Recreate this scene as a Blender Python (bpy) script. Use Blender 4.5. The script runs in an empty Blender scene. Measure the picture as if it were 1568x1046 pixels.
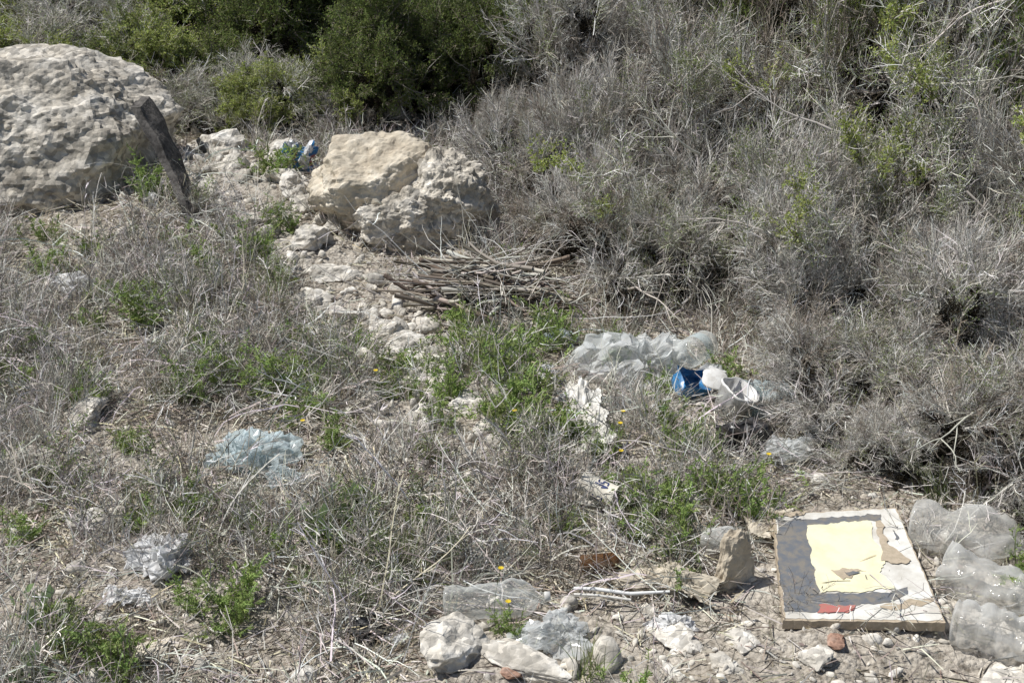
import bpy, bmesh, math, random
import numpy as np
from mathutils import Vector, Matrix, Quaternion, noise
R = random.Random(11)
scene = bpy.context.scene
V = Vector

# ------------------------------------------------------------------ terrain
def sstep(a, b, x):
    t = min(1, max(0, (x-a)/(b-a))); return t*t*(3-2*t)
def H(x, y):
    z = 0.10*noise.noise(V((x*.5, y*.5, 3.1))) + 0.05*noise.noise(V((x*1.6, y*1.6, 7.7)))
    z += 5.0*sstep(10.5, 45, y)
    z += 0.12*math.exp(-((x+1.7)**2/1.2+(y-8.9)**2/0.9))
    return z
def Hf(x, y):
    z = H(x, y)
    if -6 < x < 6 and 2 < y < 13:
        z += 0.022*noise.noise(V((x*6, y*6, 1))) + 0.016*noise.noise(V((x*15, y*15, 4))) + 0.011*noise.noise(V((x*37, y*37, 9)))
    return z

# ------------------------------------------------------------------ materials
def newmat(name):
    m = bpy.data.materials.new(name); m.use_nodes = True
    nt = m.node_tree; nt.nodes.clear()
    return m, nt, nt.nodes.new, nt.links.new
def ramp(N, stops):
    r = N('ShaderNodeValToRGB'); e = r.color_ramp.elements
    e[0].position, e[0].color = stops[0][0], (*stops[0][1], 1)
    e[1].position, e[1].color = stops[-1][0], (*stops[-1][1], 1)
    for p, c in stops[1:-1]:
        x = e.new(p); x.color = (*c, 1)
    return r
def stone_mat(name, cols, scale=6, bump=.6, peb=30, bdist=.02, var=.3):
    m, nt, N, L = newmat(name)
    out = N('ShaderNodeOutputMaterial'); b = N('ShaderNodeBsdfDiffuse'); b.inputs['Roughness'].default_value = .4
    tc = N('ShaderNodeNewGeometry'); n1 = N('ShaderNodeTexNoise'); n1.inputs['Scale'].default_value = scale; n1.inputs['Detail'].default_value = 7
    n1.inputs['Roughness'].default_value = .65
    L(tc.outputs['Position'], n1.inputs['Vector'])
    r = ramp(N, [(.3, cols[0]), (.5, cols[1]), (.68, cols[2])]); L(n1.outputs['Fac'], r.inputs['Fac'])
    v = N('ShaderNodeTexVoronoi'); v.inputs['Scale'].default_value = peb; L(tc.outputs['Position'], v.inputs['Vector'])
    hs = N('ShaderNodeHueSaturation'); L(r.outputs['Color'], hs.inputs['Color'])
    sep = N('ShaderNodeSeparateColor'); L(v.outputs['Color'], sep.inputs['Color'])
    mr = N('ShaderNodeMapRange'); mr.inputs['To Min'].default_value = 1-var; mr.inputs['To Max'].default_value = 1+var*.8
    L(sep.outputs['Red'], mr.inputs['Value']); L(mr.outputs[0], hs.inputs['Value'])
    L(hs.outputs['Color'], b.inputs['Color'])
    n2 = N('ShaderNodeTexNoise'); n2.inputs['Scale'].default_value = peb*1.5; n2.inputs['Detail'].default_value = 5; L(tc.outputs['Position'], n2.inputs['Vector'])
    mx = N('ShaderNodeMath'); mx.operation = 'MULTIPLY_ADD'; L(v.outputs['Distance'], mx.inputs[0]); mx.inputs[1].default_value = -.7; L(n2.outputs['Fac'], mx.inputs[2])
    bp = N('ShaderNodeBump'); bp.inputs['Strength'].default_value = bump; bp.inputs['Distance'].default_value = bdist
    L(mx.outputs[0], bp.inputs['Height']); L(bp.outputs[0], b.inputs['Normal'])
    L(b.outputs[0], out.inputs['Surface'])
    return m
def plant_mat(name, transl=.0):
    m, nt, N, L = newmat(name)
    out = N('ShaderNodeOutputMaterial')
    at = N('ShaderNodeAttribute'); at.attribute_name = 'Col'
    d = N('ShaderNodeBsdfDiffuse'); L(at.outputs['Color'], d.inputs['Color'])
    if transl > 0:
        t = N('ShaderNodeBsdfTranslucent'); L(at.outputs['Color'], t.inputs['Color'])
        mx = N('ShaderNodeMixShader'); mx.inputs[0].default_value = transl
        L(d.outputs[0], mx.inputs[1]); L(t.outputs[0], mx.inputs[2]); L(mx.outputs[0], out.inputs['Surface'])
    else:
        L(d.outputs[0], out.inputs['Surface'])
    return m
def plastic(name, col, alpha=1, rough=.3, transl=.3, dirt=.35, nscale=22, edge=.5):
    m, nt, N, L = newmat(name)
    out = N('ShaderNodeOutputMaterial'); b = N('ShaderNodeBsdfPrincipled'); b.inputs['Roughness'].default_value = rough
    tc = N('ShaderNodeNewGeometry'); n = N('ShaderNodeTexNoise'); n.inputs['Scale'].default_value = nscale; n.inputs['Detail'].default_value = 7
    n.inputs['Roughness'].default_value = .65
    L(tc.outputs['Position'], n.inputs['Vector'])
    dc = tuple(c*(1-dirt)+k*dirt*.8 for c, k in zip(col, (.35, .29, .2)))
    r = ramp(N, [(.38, dc), (.58, col)]); L(n.outputs['Fac'], r.inputs['Fac']); L(r.outputs[0], b.inputs['Base Color'])
    last = b
    if transl > 0:
        t = N('ShaderNodeBsdfTranslucent'); L(r.outputs[0], t.inputs['Color'])
        mx = N('ShaderNodeMixShader'); mx.inputs[0].default_value = transl; L(b.outputs[0], mx.inputs[1]); L(t.outputs[0], mx.inputs[2])
        last = mx
    if alpha < 1:
        tr = N('ShaderNodeBsdfTransparent'); m2 = N('ShaderNodeMixShader')
        lw = N('ShaderNodeLayerWeight'); lw.inputs['Blend'].default_value = .35
        mr = N('ShaderNodeMapRange'); mr.inputs['To Min'].default_value = alpha; mr.inputs['To Max'].default_value = min(1, alpha+edge)
        L(lw.outputs['Facing'], mr.inputs['Value'])
        L(mr.outputs[0], m2.inputs[0]); L(tr.outputs[0], m2.inputs[1]); L(last.outputs[0], m2.inputs[2]); last = m2
    L(last.outputs[0], out.inputs['Surface'])
    return m

M_rock = stone_mat('pale_stone', [(.42, .385, .325), (.61, .57, .50), (.76, .73, .67)], 9, .6, 40, .008)
M_bould = stone_mat('conglomerate', [(.36, .32, .26), (.54, .495, .42), (.70, .66, .59)], 5, .8, 30, .010, .4)
M_bould2 = stone_mat('tan_rock', [(.36, .30, .225), (.58, .51, .40), (.74, .68, .57)], 4, .7, 26, .012, .15)
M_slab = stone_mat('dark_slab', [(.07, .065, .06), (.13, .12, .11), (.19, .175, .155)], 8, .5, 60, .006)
M_brick = stone_mat('fired_clay', [(.26, .15, .11), (.36, .23, .17), (.45, .33, .27)], 12, .4, 80, .005)
M_bark = plant_mat('twig_bark')
M_leaf = plant_mat('leaf', .35)
PM = [M_bark, M_leaf]

def ground_mat():
    m, nt, N, L = newmat('dry_stony_soil')
    out = N('ShaderNodeOutputMaterial'); b = N('ShaderNodeBsdfDiffuse'); b.inputs['Roughness'].default_value = .4
    g = N('ShaderNodeNewGeometry')
    n1 = N('ShaderNodeTexNoise'); n1.inputs['Scale'].default_value = 1.3; n1.inputs['Detail'].default_value = 9; n1.inputs['Roughness'].default_value = .7
    n2 = N('ShaderNodeTexNoise'); n2.inputs['Scale'].default_value = 28; n2.inputs['Detail'].default_value = 6; n2.inputs['Roughness'].default_value = .75
    v = N('ShaderNodeTexVoronoi'); v.inputs['Scale'].default_value = 55
    v2 = N('ShaderNodeTexVoronoi'); v2.inputs['Scale'].default_value = 19
    for k in (n1, n2, v, v2): L(g.outputs['Position'], k.inputs['Vector'])
    r1 = ramp(N, [(.3, (.38, .335, .27)), (.5, (.55, .50, .425)), (.7, (.70, .655, .58))]); L(n1.outputs['Fac'], r1.inputs['Fac'])
    r2 = ramp(N, [(.35, (.35, .33, .31)), (.5, (.87, .86, .85)), (.66, (1.2, 1.2, 1.2))]); L(n2.outputs['Fac'], r2.inputs['Fac'])
    mx = N('ShaderNodeMix'); mx.data_type = 'RGBA'; mx.blend_type = 'MULTIPLY'; mx.inputs[0].default_value = 1
    L(r1.outputs[0], mx.inputs[6]); L(r2.outputs[0], mx.inputs[7])
    L(mx.outputs[2], b.inputs['Color'])
    a = N('ShaderNodeMath'); a.operation = 'MULTIPLY_ADD'; L(v.outputs['Distance'], a.inputs[0]); a.inputs[1].default_value = -.6; L(n2.outputs['Fac'], a.inputs[2])
    a2 = N('ShaderNodeMath'); a2.operation = 'MULTIPLY_ADD'; L(v2.outputs['Distance'], a2.inputs[0]); a2.inputs[1].default_value = -.8; L(a.outputs[0], a2.inputs[2])
    bp = N('ShaderNodeBump'); bp.inputs['Strength'].default_value = .9; bp.inputs['Distance'].default_value = .022
    L(a2.outputs[0], bp.inputs['Height']); L(bp.outputs[0], b.inputs['Normal']); L(b.outputs[0], out.inputs[0])
    return m

# ------------------------------------------------------------------ mesh helpers
def add_obj(name, me, parent=None, loc=(0, 0, 0)):
    o = bpy.data.objects.new(name, me); scene.collection.objects.link(o); o.location = loc
    if parent: o.parent = parent
    return o
def empty(name, loc=(0, 0, 0)):
    o = bpy.data.objects.new(name, None); scene.collection.objects.link(o); o.location = loc; o.empty_display_size = .1
    return o
def rv(s=1.0): return V((R.gauss(0, s), R.gauss(0, s), R.gauss(0, s)))
def perp(d):
    a = d.cross(rv())
    return a.normalized() if a.length > 1e-6 else V((1, 0, 0))
class MB:
    def __init__(s): s.v = []; s.f = []; s.c = []; s.m = []
    def tube(s, pts, rads, col, mat=0, n=3):
        base = len(s.v); k = len(pts)
        for i, p in enumerate(pts):
            d = (pts[min(i+1, k-1)]-pts[max(i-1, 0)])
            if d.length < 1e-9: d = V((0, 0, 1))
            d.normalize()
            a = d.cross(V((.3, .9, .31)))
            if a.length < 1e-4: a = d.cross(V((1, 0, 0)))
            a.normalize(); b = d.cross(a)
            for j in range(n):
                t = 2*math.pi*j/n
                s.v.append(p+(a*math.cos(t)+b*math.sin(t))*rads[i]); s.c.append(col)
        for i in range(k-1):
            for j in range(n):
                a0 = base+i*n+j; a1 = base+i*n+(j+1) % n
                s.f.append((a0, a1, a1+n, a0+n)); s.m.append(mat)
    def rib(s, pts, r0, r1, col, mat=0):
        d = pts[-1]-pts[0]; sd = perp(d); k = len(pts)-1; b = len(s.v)
        for i, p in enumerate(pts):
            w = sd*(r0+(r1-r0)*i/k)*1.35; s.v += [p-w, p+w]; s.c += [col, col]
        for i in range(k): s.f.append((b+2*i, b+2*i+1, b+2*i+3, b+2*i+2)); s.m.append(mat)
    def leaf(s, p, d, side, L, W, col, mat=1):
        b = len(s.v); s.v += [p, p+d*L*.5+side*W, p+d*L, p+d*L*.5-side*W]; s.c += [col]*4
        s.f.append((b, b+1, b+2, b+3)); s.m.append(mat)
    def poly(s, pts, col, mat=0):
        b = len(s.v); s.v += pts; s.c += [col]*len(pts); s.f.append(tuple(range(b, b+len(pts)))); s.m.append(mat)
    def arrays(s):
        return (np.array([tuple(x) for x in s.v], np.float32), np.array(s.f, np.int32), np.array(s.c, np.float32), np.array(s.m, np.int32))
    def mesh(s, name, mats): return quadmesh(name, *s.arrays(), mats)
def quadmesh(name, v, f, c, m, mats):
    me = bpy.data.meshes.new(name); me.vertices.add(len(v)); me.vertices.foreach_set('co', v.astype(np.float32).ravel())
    me.loops.add(f.size); me.loops.foreach_set('vertex_index', f.astype(np.int32).ravel())
    me.polygons.add(len(f)); me.polygons.foreach_set('loop_start', np.arange(len(f), dtype=np.int32)*4)
    for x in mats: me.materials.append(x)
    me.polygons.foreach_set('material_index', m.astype(np.int32))
    at = me.attributes.new('Col', 'FLOAT_COLOR', 'POINT'); cc = np.ones((len(c), 4), np.float32); cc[:, :3] = c
    at.data.foreach_set('color', cc.ravel()); me.update(calc_edges=True); return me
def bake(name, lib, pts, mats, extra=None, tint=.22, mesh_only=False):
    vs, fs, cs, ms = [], [], [], []; base = 0
    for p, q, s, i in pts:
        v, f, c, m = lib[i]; M = np.array(q.to_matrix(), np.float32)*s
        vs.append(v @ M.T+np.array(p, np.float32)); fs.append(f+base); cs.append(c*(1+R.uniform(-tint, tint))); ms.append(m); base += len(v)
    if extra:
        v, f, c, m = extra.arrays(); vs.append(v); fs.append(f+base); cs.append(c); ms.append(m)
    me = quadmesh(name, np.concatenate(vs), np.concatenate(fs), np.concatenate(cs), np.concatenate(ms), mats)
    return me if mesh_only else add_obj(name, me)
def jit(c, a=.15):
    k = 1+R.uniform(-a, a); return tuple(max(0, x*k*(1+R.uniform(-a, a)*.25)) for x in c)
def path(p, d, L, k, wob, grav=0.0):
    pts = [p.copy()]; d = d.normalized()
    for i in range(k):
        d = (d+rv(wob)+V((0, 0, grav))).normalized(); pts.append(pts[-1]+d*(L/k))
    return pts
def qdir(d, spin=None):
    return V(d).to_track_quat('Z', 'Y') @ Quaternion((0, 0, 1), R.uniform(0, 6.283) if spin is None else spin)

GRAY = [(.58, .555, .51), (.72, .70, .655), (.47, .44, .39), (.28, .25, .21), (.53, .50, .44)]
BR = [(.26, .22, .175), (.34, .30, .25), (.2, .17, .135)]
CORE_SHADE = [(.09, .075, .057), (.06, .05, .038)]  # near-black twig colours standing in for shade inside the shrubs
STRAW = [(.56, .51, .38), (.47, .42, .30), (.63, .585, .47)]
def spray(mb, L=.5, nside=10, nsub=6, leaves=0, lcol=(.1, .13, .04), ls=.014, cols=GRAY, ang=.55, rs=1.0, lw=.3, wob=.14):
    c0 = jit(R.choice(cols)); main = path(V((0, 0, 0)), V((0, 0, 1)), L, 5, wob*.7)
    mb.rib(main, .0045*rs, .0018*rs, c0)
    def lv(pts, cnt):
        for _ in range(cnt):
            i = R.randrange(len(pts)-1); p = pts[i].lerp(pts[i+1], R.random())
            d = ((pts[i+1]-pts[i]).normalized()*.6+perp(pts[i+1]-pts[i])).normalized()
            mb.leaf(p, d, perp(d), ls*R.uniform(.6, 1.4), ls*lw*R.uniform(.7, 1.3), jit(lcol, .35))
    for i in range(nside):
        t = R.uniform(.1, 1)*4; k = int(t); p = main[k].lerp(main[k+1], t-k)
        d = (V((0, 0, 1))+perp(V((0, 0, 1)))*ang*R.uniform(.5, 1.7)).normalized()
        l = L*R.uniform(.3, .65); c = jit(R.choice(cols))
        s = path(p, d, l, 4, wob); mb.rib(s, .0028*rs, .0012*rs, c)
        for j in range(nsub):
            k = R.randrange(1, 4); q = s[k]; dd = (s[k+1]-s[k]).normalized()
            e = (dd+perp(dd)*ang*R.uniform(.6, 1.9)).normalized()
            u = path(q, e, l*R.uniform(.25, .6), 2, wob); mb.rib(u, .0016*rs, .0009*rs, jit(c))
            if leaves: lv(u, leaves)
        if leaves: lv(s, leaves)

# ------------------------------------------------------------------ ground
def axis(lo, a, b, hi, step):
    xs = list(np.arange(a, b+1e-6, step)); s = step; x = a; pre = []
    while x > lo: s *= 1.25; x -= s; pre.append(x)
    s = step; x = b; post = []
    while x < hi: s *= 1.25; x += s; post.append(x)
    return pre[::-1]+xs+post
xs = axis(-250, -4.2, 3.6, 250, .025); ys = axis(-150, 3.2, 10, 320, .025)
vs = [(x, y, Hf(x, y)) for y in ys for x in xs]; nx = len(xs)
fs = [(j*nx+i, j*nx+i+1, (j+1)*nx+i+1, (j+1)*nx+i) for j in range(len(ys)-1) for i in range(nx-1)]
gm = bpy.data.meshes.new('ground'); gm.from_pydata(vs, [], fs); gm.materials.append(ground_mat())
gm.polygons.foreach_set('use_smooth', [True]*len(fs)); add_obj('ground', gm)

# ------------------------------------------------------------------ rocks
def rock_mesh(name, seed, sub, scale, planes=None, rough=.12, peb=.03, pebs=7, mat=M_rock, dmin=.5, dmax=.9, stud=0):
    bm = bmesh.new(); bmesh.ops.create_icosphere(bm, subdivisions=sub, radius=1)
    rr = random.Random(seed); off = V((rr.uniform(-50, 50), rr.uniform(-50, 50), rr.uniform(-50, 50)))
    if planes is None:
        planes = []
        for _ in range(rr.randint(8, 12)):
            a = V((rr.gauss(0, 1), rr.gauss(0, 1), rr.gauss(0, 1))).normalized(); planes.append((a, rr.uniform(dmin, dmax)))
    else: planes = [(V(a).normalized(), d) for a, d in planes]
    for v in bm.verts:
        n = v.co.normalized(); r = 1.1
        for a, d in planes:
            k = n.dot(a)
            if k > .05: r = min(r, d/k)
        p = n*r
        r *= 1+rough*noise.noise(p*1.7+off)+rough*.6*noise.noise(p*4+off)+rough*.3*noise.noise(p*9+off)
        q = n*r*pebs+off
        if peb > 0:
            dd = noise.voronoi(q)[0][0]; w = sstep(-.2, .3, noise.noise(p*1.3+off*2))
            r += peb*(.5-min(dd, 1))*(.35+.65*w) + peb*.5*noise.noise(q*2.7)
        if stud:   # individual embedded pebbles standing out of the matrix
            q2 = q*2.1; d0, cc = noise.voronoi(q2); h = (math.sin(cc[0].x*12.9+cc[0].y*78.2+cc[0].z*37.7)*43758.5) % 1
            if h > .5: r += stud*max(0, .42-d0[0])*(h*2-.6)
        c = n*r; v.co = V((c.x*scale[0], c.y*scale[1], c.z*scale[2]))
    me = bpy.data.meshes.new(name); bm.to_mesh(me); bm.free(); me.materials.append(mat)
    return me
def rock(name, loc, scale, seed, mat=M_rock, sub=4, rot=0, sink=.3, parent=None, **k):
    me = rock_mesh(name, seed, sub, scale, mat=mat, **k)
    o = add_obj(name, me, parent, (loc[0], loc[1], H(loc[0], loc[1])+scale[2]*(1-2*sink) if len(loc) < 3 else loc[2]))
    o.rotation_euler = (0, 0, rot); return o

rock('conglomerate_boulder', (-3.2, 8.95, .23), (.93, .72, .60), 5, M_bould, sub=6,
     planes=[((-.1, 0, 1), .97), ((.75, -.2, .6), .93), ((-.6, 0, .8), 1.05), ((0, -1, .55), .86), ((1, -.2, -.1), .92), ((0, 1, 0), .9), ((-1, 0, 0), 1.0), ((0, 0, -1), .9), ((.3, -.6, .75), .92)],
     rough=.12, peb=.04, pebs=8, stud=.10)
def slab(name, pts, w, th, mat):
    bm = bmesh.new(); prev = None
    for i, p in enumerate(pts):
        p = V(p); ww = w*(1-.35*i/len(pts))
        r = [bm.verts.new(p+V((th*.5*s+R.uniform(-.008, .008), ww*t, R.uniform(-.01, .01)))) for s, t in ((-1, 0), (1, 0), (1, .5), (1, 1), (-1, 1), (-1, .5))]
        if prev:
            for j in range(6): bm.faces.new((prev[j], prev[(j+1) % 6], r[(j+1) % 6], r[j]))
        else: bm.faces.new(r)
        prev = r
    bm.faces.new(prev[::-1]); bmesh.ops.recalc_face_normals(bm, faces=bm.faces)
    bmesh.ops.subdivide_edges(bm, edges=bm.edges, cuts=3, use_grid_fill=True)
    for v in bm.verts: v.co += V((.02*noise.noise(v.co*6), .02*noise.noise(v.co*6+V((5, 5, 5))), .012*noise.noise(v.co*14)))
    me = bpy.data.meshes.new(name); bm.to_mesh(me); bm.free(); me.materials.append(mat); return add_obj(name, me)
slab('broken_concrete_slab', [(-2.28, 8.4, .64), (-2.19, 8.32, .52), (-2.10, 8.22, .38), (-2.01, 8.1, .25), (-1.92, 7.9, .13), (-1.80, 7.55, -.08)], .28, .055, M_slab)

par = empty('tan_boulder', (-.62, 8.0, 0))
def child(me, name, loc, rot=(0, 0, 0)):
    o = add_obj(name, me, par, (loc[0]+.62, loc[1]-8.0, loc[2])); o.rotation_euler = rot; return o
child(rock_mesh('block', 21, 6, (.39, .36, .30),
      planes=[((-.12, -.42, 1), .80), ((-1, -.25, .25), .92), ((-.3, -1, .0), .82), ((.55, -.9, .25), .72), ((1, 0, .1), .95), ((0, 1, 0), .9), ((0, 0, -1), .9), ((-.8, -.8, -.4), .8)],
      rough=.18, peb=.035, pebs=9, mat=M_bould2), 'block', (-.79, 8.1, .22), (0, 0, .1))
child(rock_mesh('lobe', 33, 6, (.28, .28, .26), rough=.22, peb=.06, pebs=9, mat=M_bould, dmin=.75, dmax=1, stud=.12), 'lobe', (-.42, 7.98, .19))
child(rock_mesh('lump', 35, 6, (.27, .18, .2), rough=.22, peb=.06, pebs=8, mat=M_bould, dmin=.75, dmax=1, stud=.12), 'lump', (-.62, 7.86, .10))

rocklib = []
for i in range(10):
    me = rock_mesh('pebble', 100+i, 2, (1, R.uniform(.5, .95), R.uniform(.35, .75)), rough=.12, peb=0, dmin=.42, dmax=.8)
    v = np.zeros(len(me.vertices)*3, np.float32); me.vertices.foreach_get('co', v)
    f = np.zeros(len(me.polygons)*3, np.int32); me.polygons.foreach_get('vertices', f)
    rocklib.append((v.reshape(-1, 3), f.reshape(-1, 3))); bpy.data.meshes.remove(me)
PATH = [(-2.5, 9.6), (-2.0, 9.0), (-1.35, 8.2), (-1.1, 7.4), (-.85, 6.95), (-.5, 6.4), (-.38, 5.9), (-.3, 5.6)]
def pdist(x, y):
    best = 9
    for (ax, ay), (bx, by) in zip(PATH, PATH[1:]):
        dx, dy = bx-ax, by-ay; t = max(0, min(1, ((x-ax)*dx+(y-ay)*dy)/(dx*dx+dy*dy)))
        best = min(best, math.hypot(x-ax-t*dx, y-ay-t*dy))
    return best
va, fa, base = [], [], 0
for _ in range(17000):
    x, y = R.uniform(-4, 3), R.uniform(3.3, 10)
    pd = pdist(x, y)+.12*noise.noise(V((x*4, y*4, 2))); front = y < 4.25 and x > .1
    dens = .26+.5*max(0, noise.noise(V((x*1.5, y*1.5, 20))))+(.35 if pd < .28 else 0)+(.4 if front else 0)+(.3 if x < -1.2 and y < 5 else 0)
    if R.random() > dens: continue
    s = .004+.007*R.expovariate(1)+(.035*R.random()**4 if pd < .3 else 0)+(.035*R.random()**8)
    s = min(s, .07); v, f = R.choice(rocklib)
    M = np.array(Quaternion(rv().normalized(), R.uniform(0, 6)).to_matrix(), np.float32)*s*1.4
    va.append(v @ M.T+np.array((x, y, Hf(x, y)+s*.1), np.float32)); fa.append(f+base); base += len(v)
rm = bpy.data.meshes.new('rubble'); va = np.concatenate(va); fa = np.concatenate(fa)
rm.vertices.add(len(va)); rm.vertices.foreach_set('co', va.ravel()); rm.loops.add(fa.size); rm.loops.foreach_set('vertex_index', fa.ravel())
rm.polygons.add(len(fa)); rm.polygons.foreach_set('loop_start', np.arange(len(fa), dtype=np.int32)*3); rm.update(calc_edges=True)
rm.materials.append(M_rock); add_obj('rubble_stones', rm)
for (x, y, s, sd) in [(-.207, 3.9, (.15, .11, .07), 1), (.035, 3.82, (.17, .08, .04), 2), (-.45, 6.2, (.14, .1, .05), 3), (-.55, 6.5, (.15, .1, .05), 4),
                      (-.36, 5.95, (.13, .15, .05), 5), (-1.2, 7.75, (.15, .12, .07), 6), (-1.02, 7.35, (.12, .1, .05), 7), (-1.75, 8.7, (.15, .12, .09), 9),
                      (-1.45, 8.55, (.12, .1, .07), 10), (-1.25, 8.2, (.1, .09, .06), 11), (-1.9, 5.6, (.15, .11, .06), 12), (-2.0, 5.2, (.12, .1, .06), 13),
                      (-1.65, 4.7, (.1, .08, .05), 14), (.55, 3.98, (.1, .07, .04), 15), (.78, 3.95, (.08, .06, .04), 16), (.3, 4.9, (.1, .08, .05), 17),
                      (-1.22, 3.9, (.1, .07, .03), 18), (1.0, 3.82, (.08, .07, .03), 19), (1.62, 3.72, (.16, .08, .03), 20), (.7, 3.8, (.08, .06, .03), 23), (-.9, 6.85, (.12, .08, .05), 24),
                      (-1.6, 8.0, (.15, .12, .06), 25), (-1.5, 9.0, (.18, .14, .1), 26), (-1.95, 9.25, (.22, .17, .1), 27), (-1.15, 8.6, (.12, .1, .06), 28), (-1.05, 8.0, (.1, .09, .06), 29), (-.2, 5.7, (.12, .1, .04), 30),
                      (-.65, 6.65, (.13, .1, .05), 31), (-1.1, 7.0, (.14, .1, .05), 32), (-.3, 6.3, (.12, .1, .04), 33), (.38, 5.65, (.12, .14, .04), 34), (-1.35, 8.4, (.14, .1, .07), 35), (-1.9, 8.4, (.12, .1, .06), 36)]:
    rock('pale_stone', (x, y), s, 200+sd, M_rock if sd != 18 else M_bould2, sub=4, rot=R.uniform(0, 3), sink=.32, rough=.22, peb=.05)
rock('upright_stone', (.80, 4.3), (.09, .06, .13), 71, M_bould2, sub=5, rot=.3, sink=.2, rough=.2)
for x, y in ((1.09, 3.93), (.0, 3.78)):
    rock('clay_brick_shard', (x, y), (.05, .035, .015), int(300+x*10), M_brick, sub=3, sink=.1, rot=R.random()*3)

# ------------------------------------------------------------------ low vegetation
def dome(mb, n, h, cols=GRAY, rad=.16, tilt=.9, k=4):
    for _ in range(n):
        a = R.uniform(0, 6.283); rr = rad*math.sqrt(R.random())*.6
        p = V((rr*math.cos(a), rr*math.sin(a), -.01)); tl = R.uniform(0, tilt)
        d = V((math.sin(tl)*math.cos(a+R.gauss(0, .6)), math.sin(tl)*math.sin(a+R.gauss(0, .6)), math.cos(tl)))
        L = h*R.uniform(.5, 1.2); c = jit(R.choice(cols), .25); s = path(p, d, L, 5, .17, -.02)
        r = R.uniform(.0012, .0025); mb.rib(s, r, r*.4, c)
        for _ in range(k):
            i = R.randrange(1, 5); dd = (s[i+1]-s[i]).normalized(); e = (dd+perp(dd)*R.uniform(.4, 1.4)).normalized()
            mb.rib(path(s[i], e, L*R.uniform(.12, .4), 3, .22), r*.65, r*.3, jit(c))
def tangle(mb, n, cols=GRAY):
    for _ in range(n):
        a = R.uniform(0, 6.283); p = V((R.uniform(-.2, .2), R.uniform(-.2, .2), R.uniform(0, .08)))
        d = V((math.cos(a), math.sin(a), R.uniform(-.05, .4))); L = R.uniform(.12, .42); c = jit(R.choice(cols), .25)
        s = path(p, d, L, 6, .18, -.05); r = R.uniform(.0011, .0028); mb.rib(s, r, r*.4, c)
        for _ in range(3):
            i = R.randrange(1, 6); dd = (s[i+1]-s[i]).normalized(); e = (dd+perp(dd)*R.uniform(.5, 1.2)).normalized()
            mb.rib(path(s[i], e, L*R.uniform(.15, .4), 3, .2), r*.6, r*.3, jit(c))
def grass(mb, n, h, cols, w=.0022, arch=-.12):
    for _ in range(n):
        a = R.uniform(0, 6.283); p = V((R.gauss(0, .035), R.gauss(0, .035), -.01)); tl = abs(R.gauss(0, .45))
        d = V((math.sin(tl)*math.cos(a), math.sin(tl)*math.sin(a), math.cos(tl)))
        mb.rib(path(p, d, h*R.uniform(.5, 1.2), 6, .06, arch*R.random()), w*.8, w*.1, jit(R.choice(cols), .25), 1)
def stalks(mb, n, h):
    for _ in range(n):
        a = R.uniform(0, 6.283); tl = abs(R.gauss(0, .5))
        d = V((math.sin(tl)*math.cos(a), math.sin(tl)*math.sin(a), math.cos(tl))); s = path(V((R.gauss(0, .05), R.gauss(0, .05), 0)), d, h*R.uniform(.6, 1.2), 8, .08, -.05)
        c = jit(R.choice(GRAY+STRAW), .2); mb.rib(s, .0021, .001, c)
        for _ in range(6):
            i = R.randrange(4, 8); e = ((s[i+1]-s[i]).normalized()+perp(V((0, 0, 1)))*.6).normalized()
            mb.rib(path(s[i], e, h*R.uniform(.06, .18), 3, .15), .0013, .0008, c)
def litter(mb, n):
    for _ in range(n):
        p = V((R.uniform(-.17, .17), R.uniform(-.17, .17), R.uniform(.003, .025))); a = R.uniform(0, 6.283)
        c = jit(R.choice(GRAY+STRAW+BR+BR), .3)
        if R.random() < .7: mb.rib(path(p, V((math.cos(a), math.sin(a), R.uniform(-.1, .2))), R.uniform(.03, .14), 2, .12), .002, .001, c)
        else:
            d = V((math.cos(a), math.sin(a), R.uniform(-.2, .4))).normalized(); mb.leaf(p, d, perp(d), R.uniform(.01, .03), R.uniform(.002, .006), c, 0)
def weed(mb, n, h, lcol, ls=.012, per=16, spread=.7):
    for _ in range(n):
        a = R.uniform(0, 6.283); tl = R.uniform(0, spread)
        d = V((math.sin(tl)*math.cos(a), math.sin(tl)*math.sin(a), math.cos(tl))); L = h*R.uniform(.5, 1.1)
        s = path(V((R.gauss(0, .03), R.gauss(0, .03), 0)), d, L, 6, .14, .05); mb.rib(s, .0016, .0012, jit((.2, .24, .10))); lc = jit(lcol, .25)
        for _ in range(9):
            i = R.randrange(1, 6); e = ((s[i+1]-s[i]).normalized()+perp(V((0, 0, 1)))*.9).normalized()
            u = path(s[i], e, L*R.uniform(.12, .3), 3, .2); mb.rib(u, .001, .0008, jit(lc))
            for _ in range(per):
                j = R.randrange(3); q = u[j].lerp(u[j+1], R.random()); dd = (u[j+1]-u[j]).normalized(); f = (dd*.7+perp(dd)).normalized()
                mb.leaf(q, f, perp(f), ls*R.uniform(.6, 1.4), ls*.22, jit(lc, .25))
GG = [(.20, .26, .10), (.27, .31, .13), (.18, .22, .09)]
WG = (.28, .36, .125)
tl = []
for i in range(4): mb = MB(); dome(mb, 30, .25); tl.append(mb)                 # 0-3
for i in range(4): mb = MB(); tangle(mb, 32); tl.append(mb)                    # 4-7
for i in range(2): mb = MB(); grass(mb, 26, .25, STRAW, .0020); tl.append(mb)  # 8-9
for i in range(2): mb = MB(); stalks(mb, 9, .42); tl.append(mb)                # 10-11
for i in range(3): mb = MB(); litter(mb, 55); tl.append(mb)                    # 12-14
mb = MB(); grass(mb, 45, .22, GG, .0024); tl.append(mb)                        # 15
for i in range(2): mb = MB(); weed(mb, 8, .15, WG, .012, 9, 1.0); tl.append(mb)   # 16-17
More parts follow.
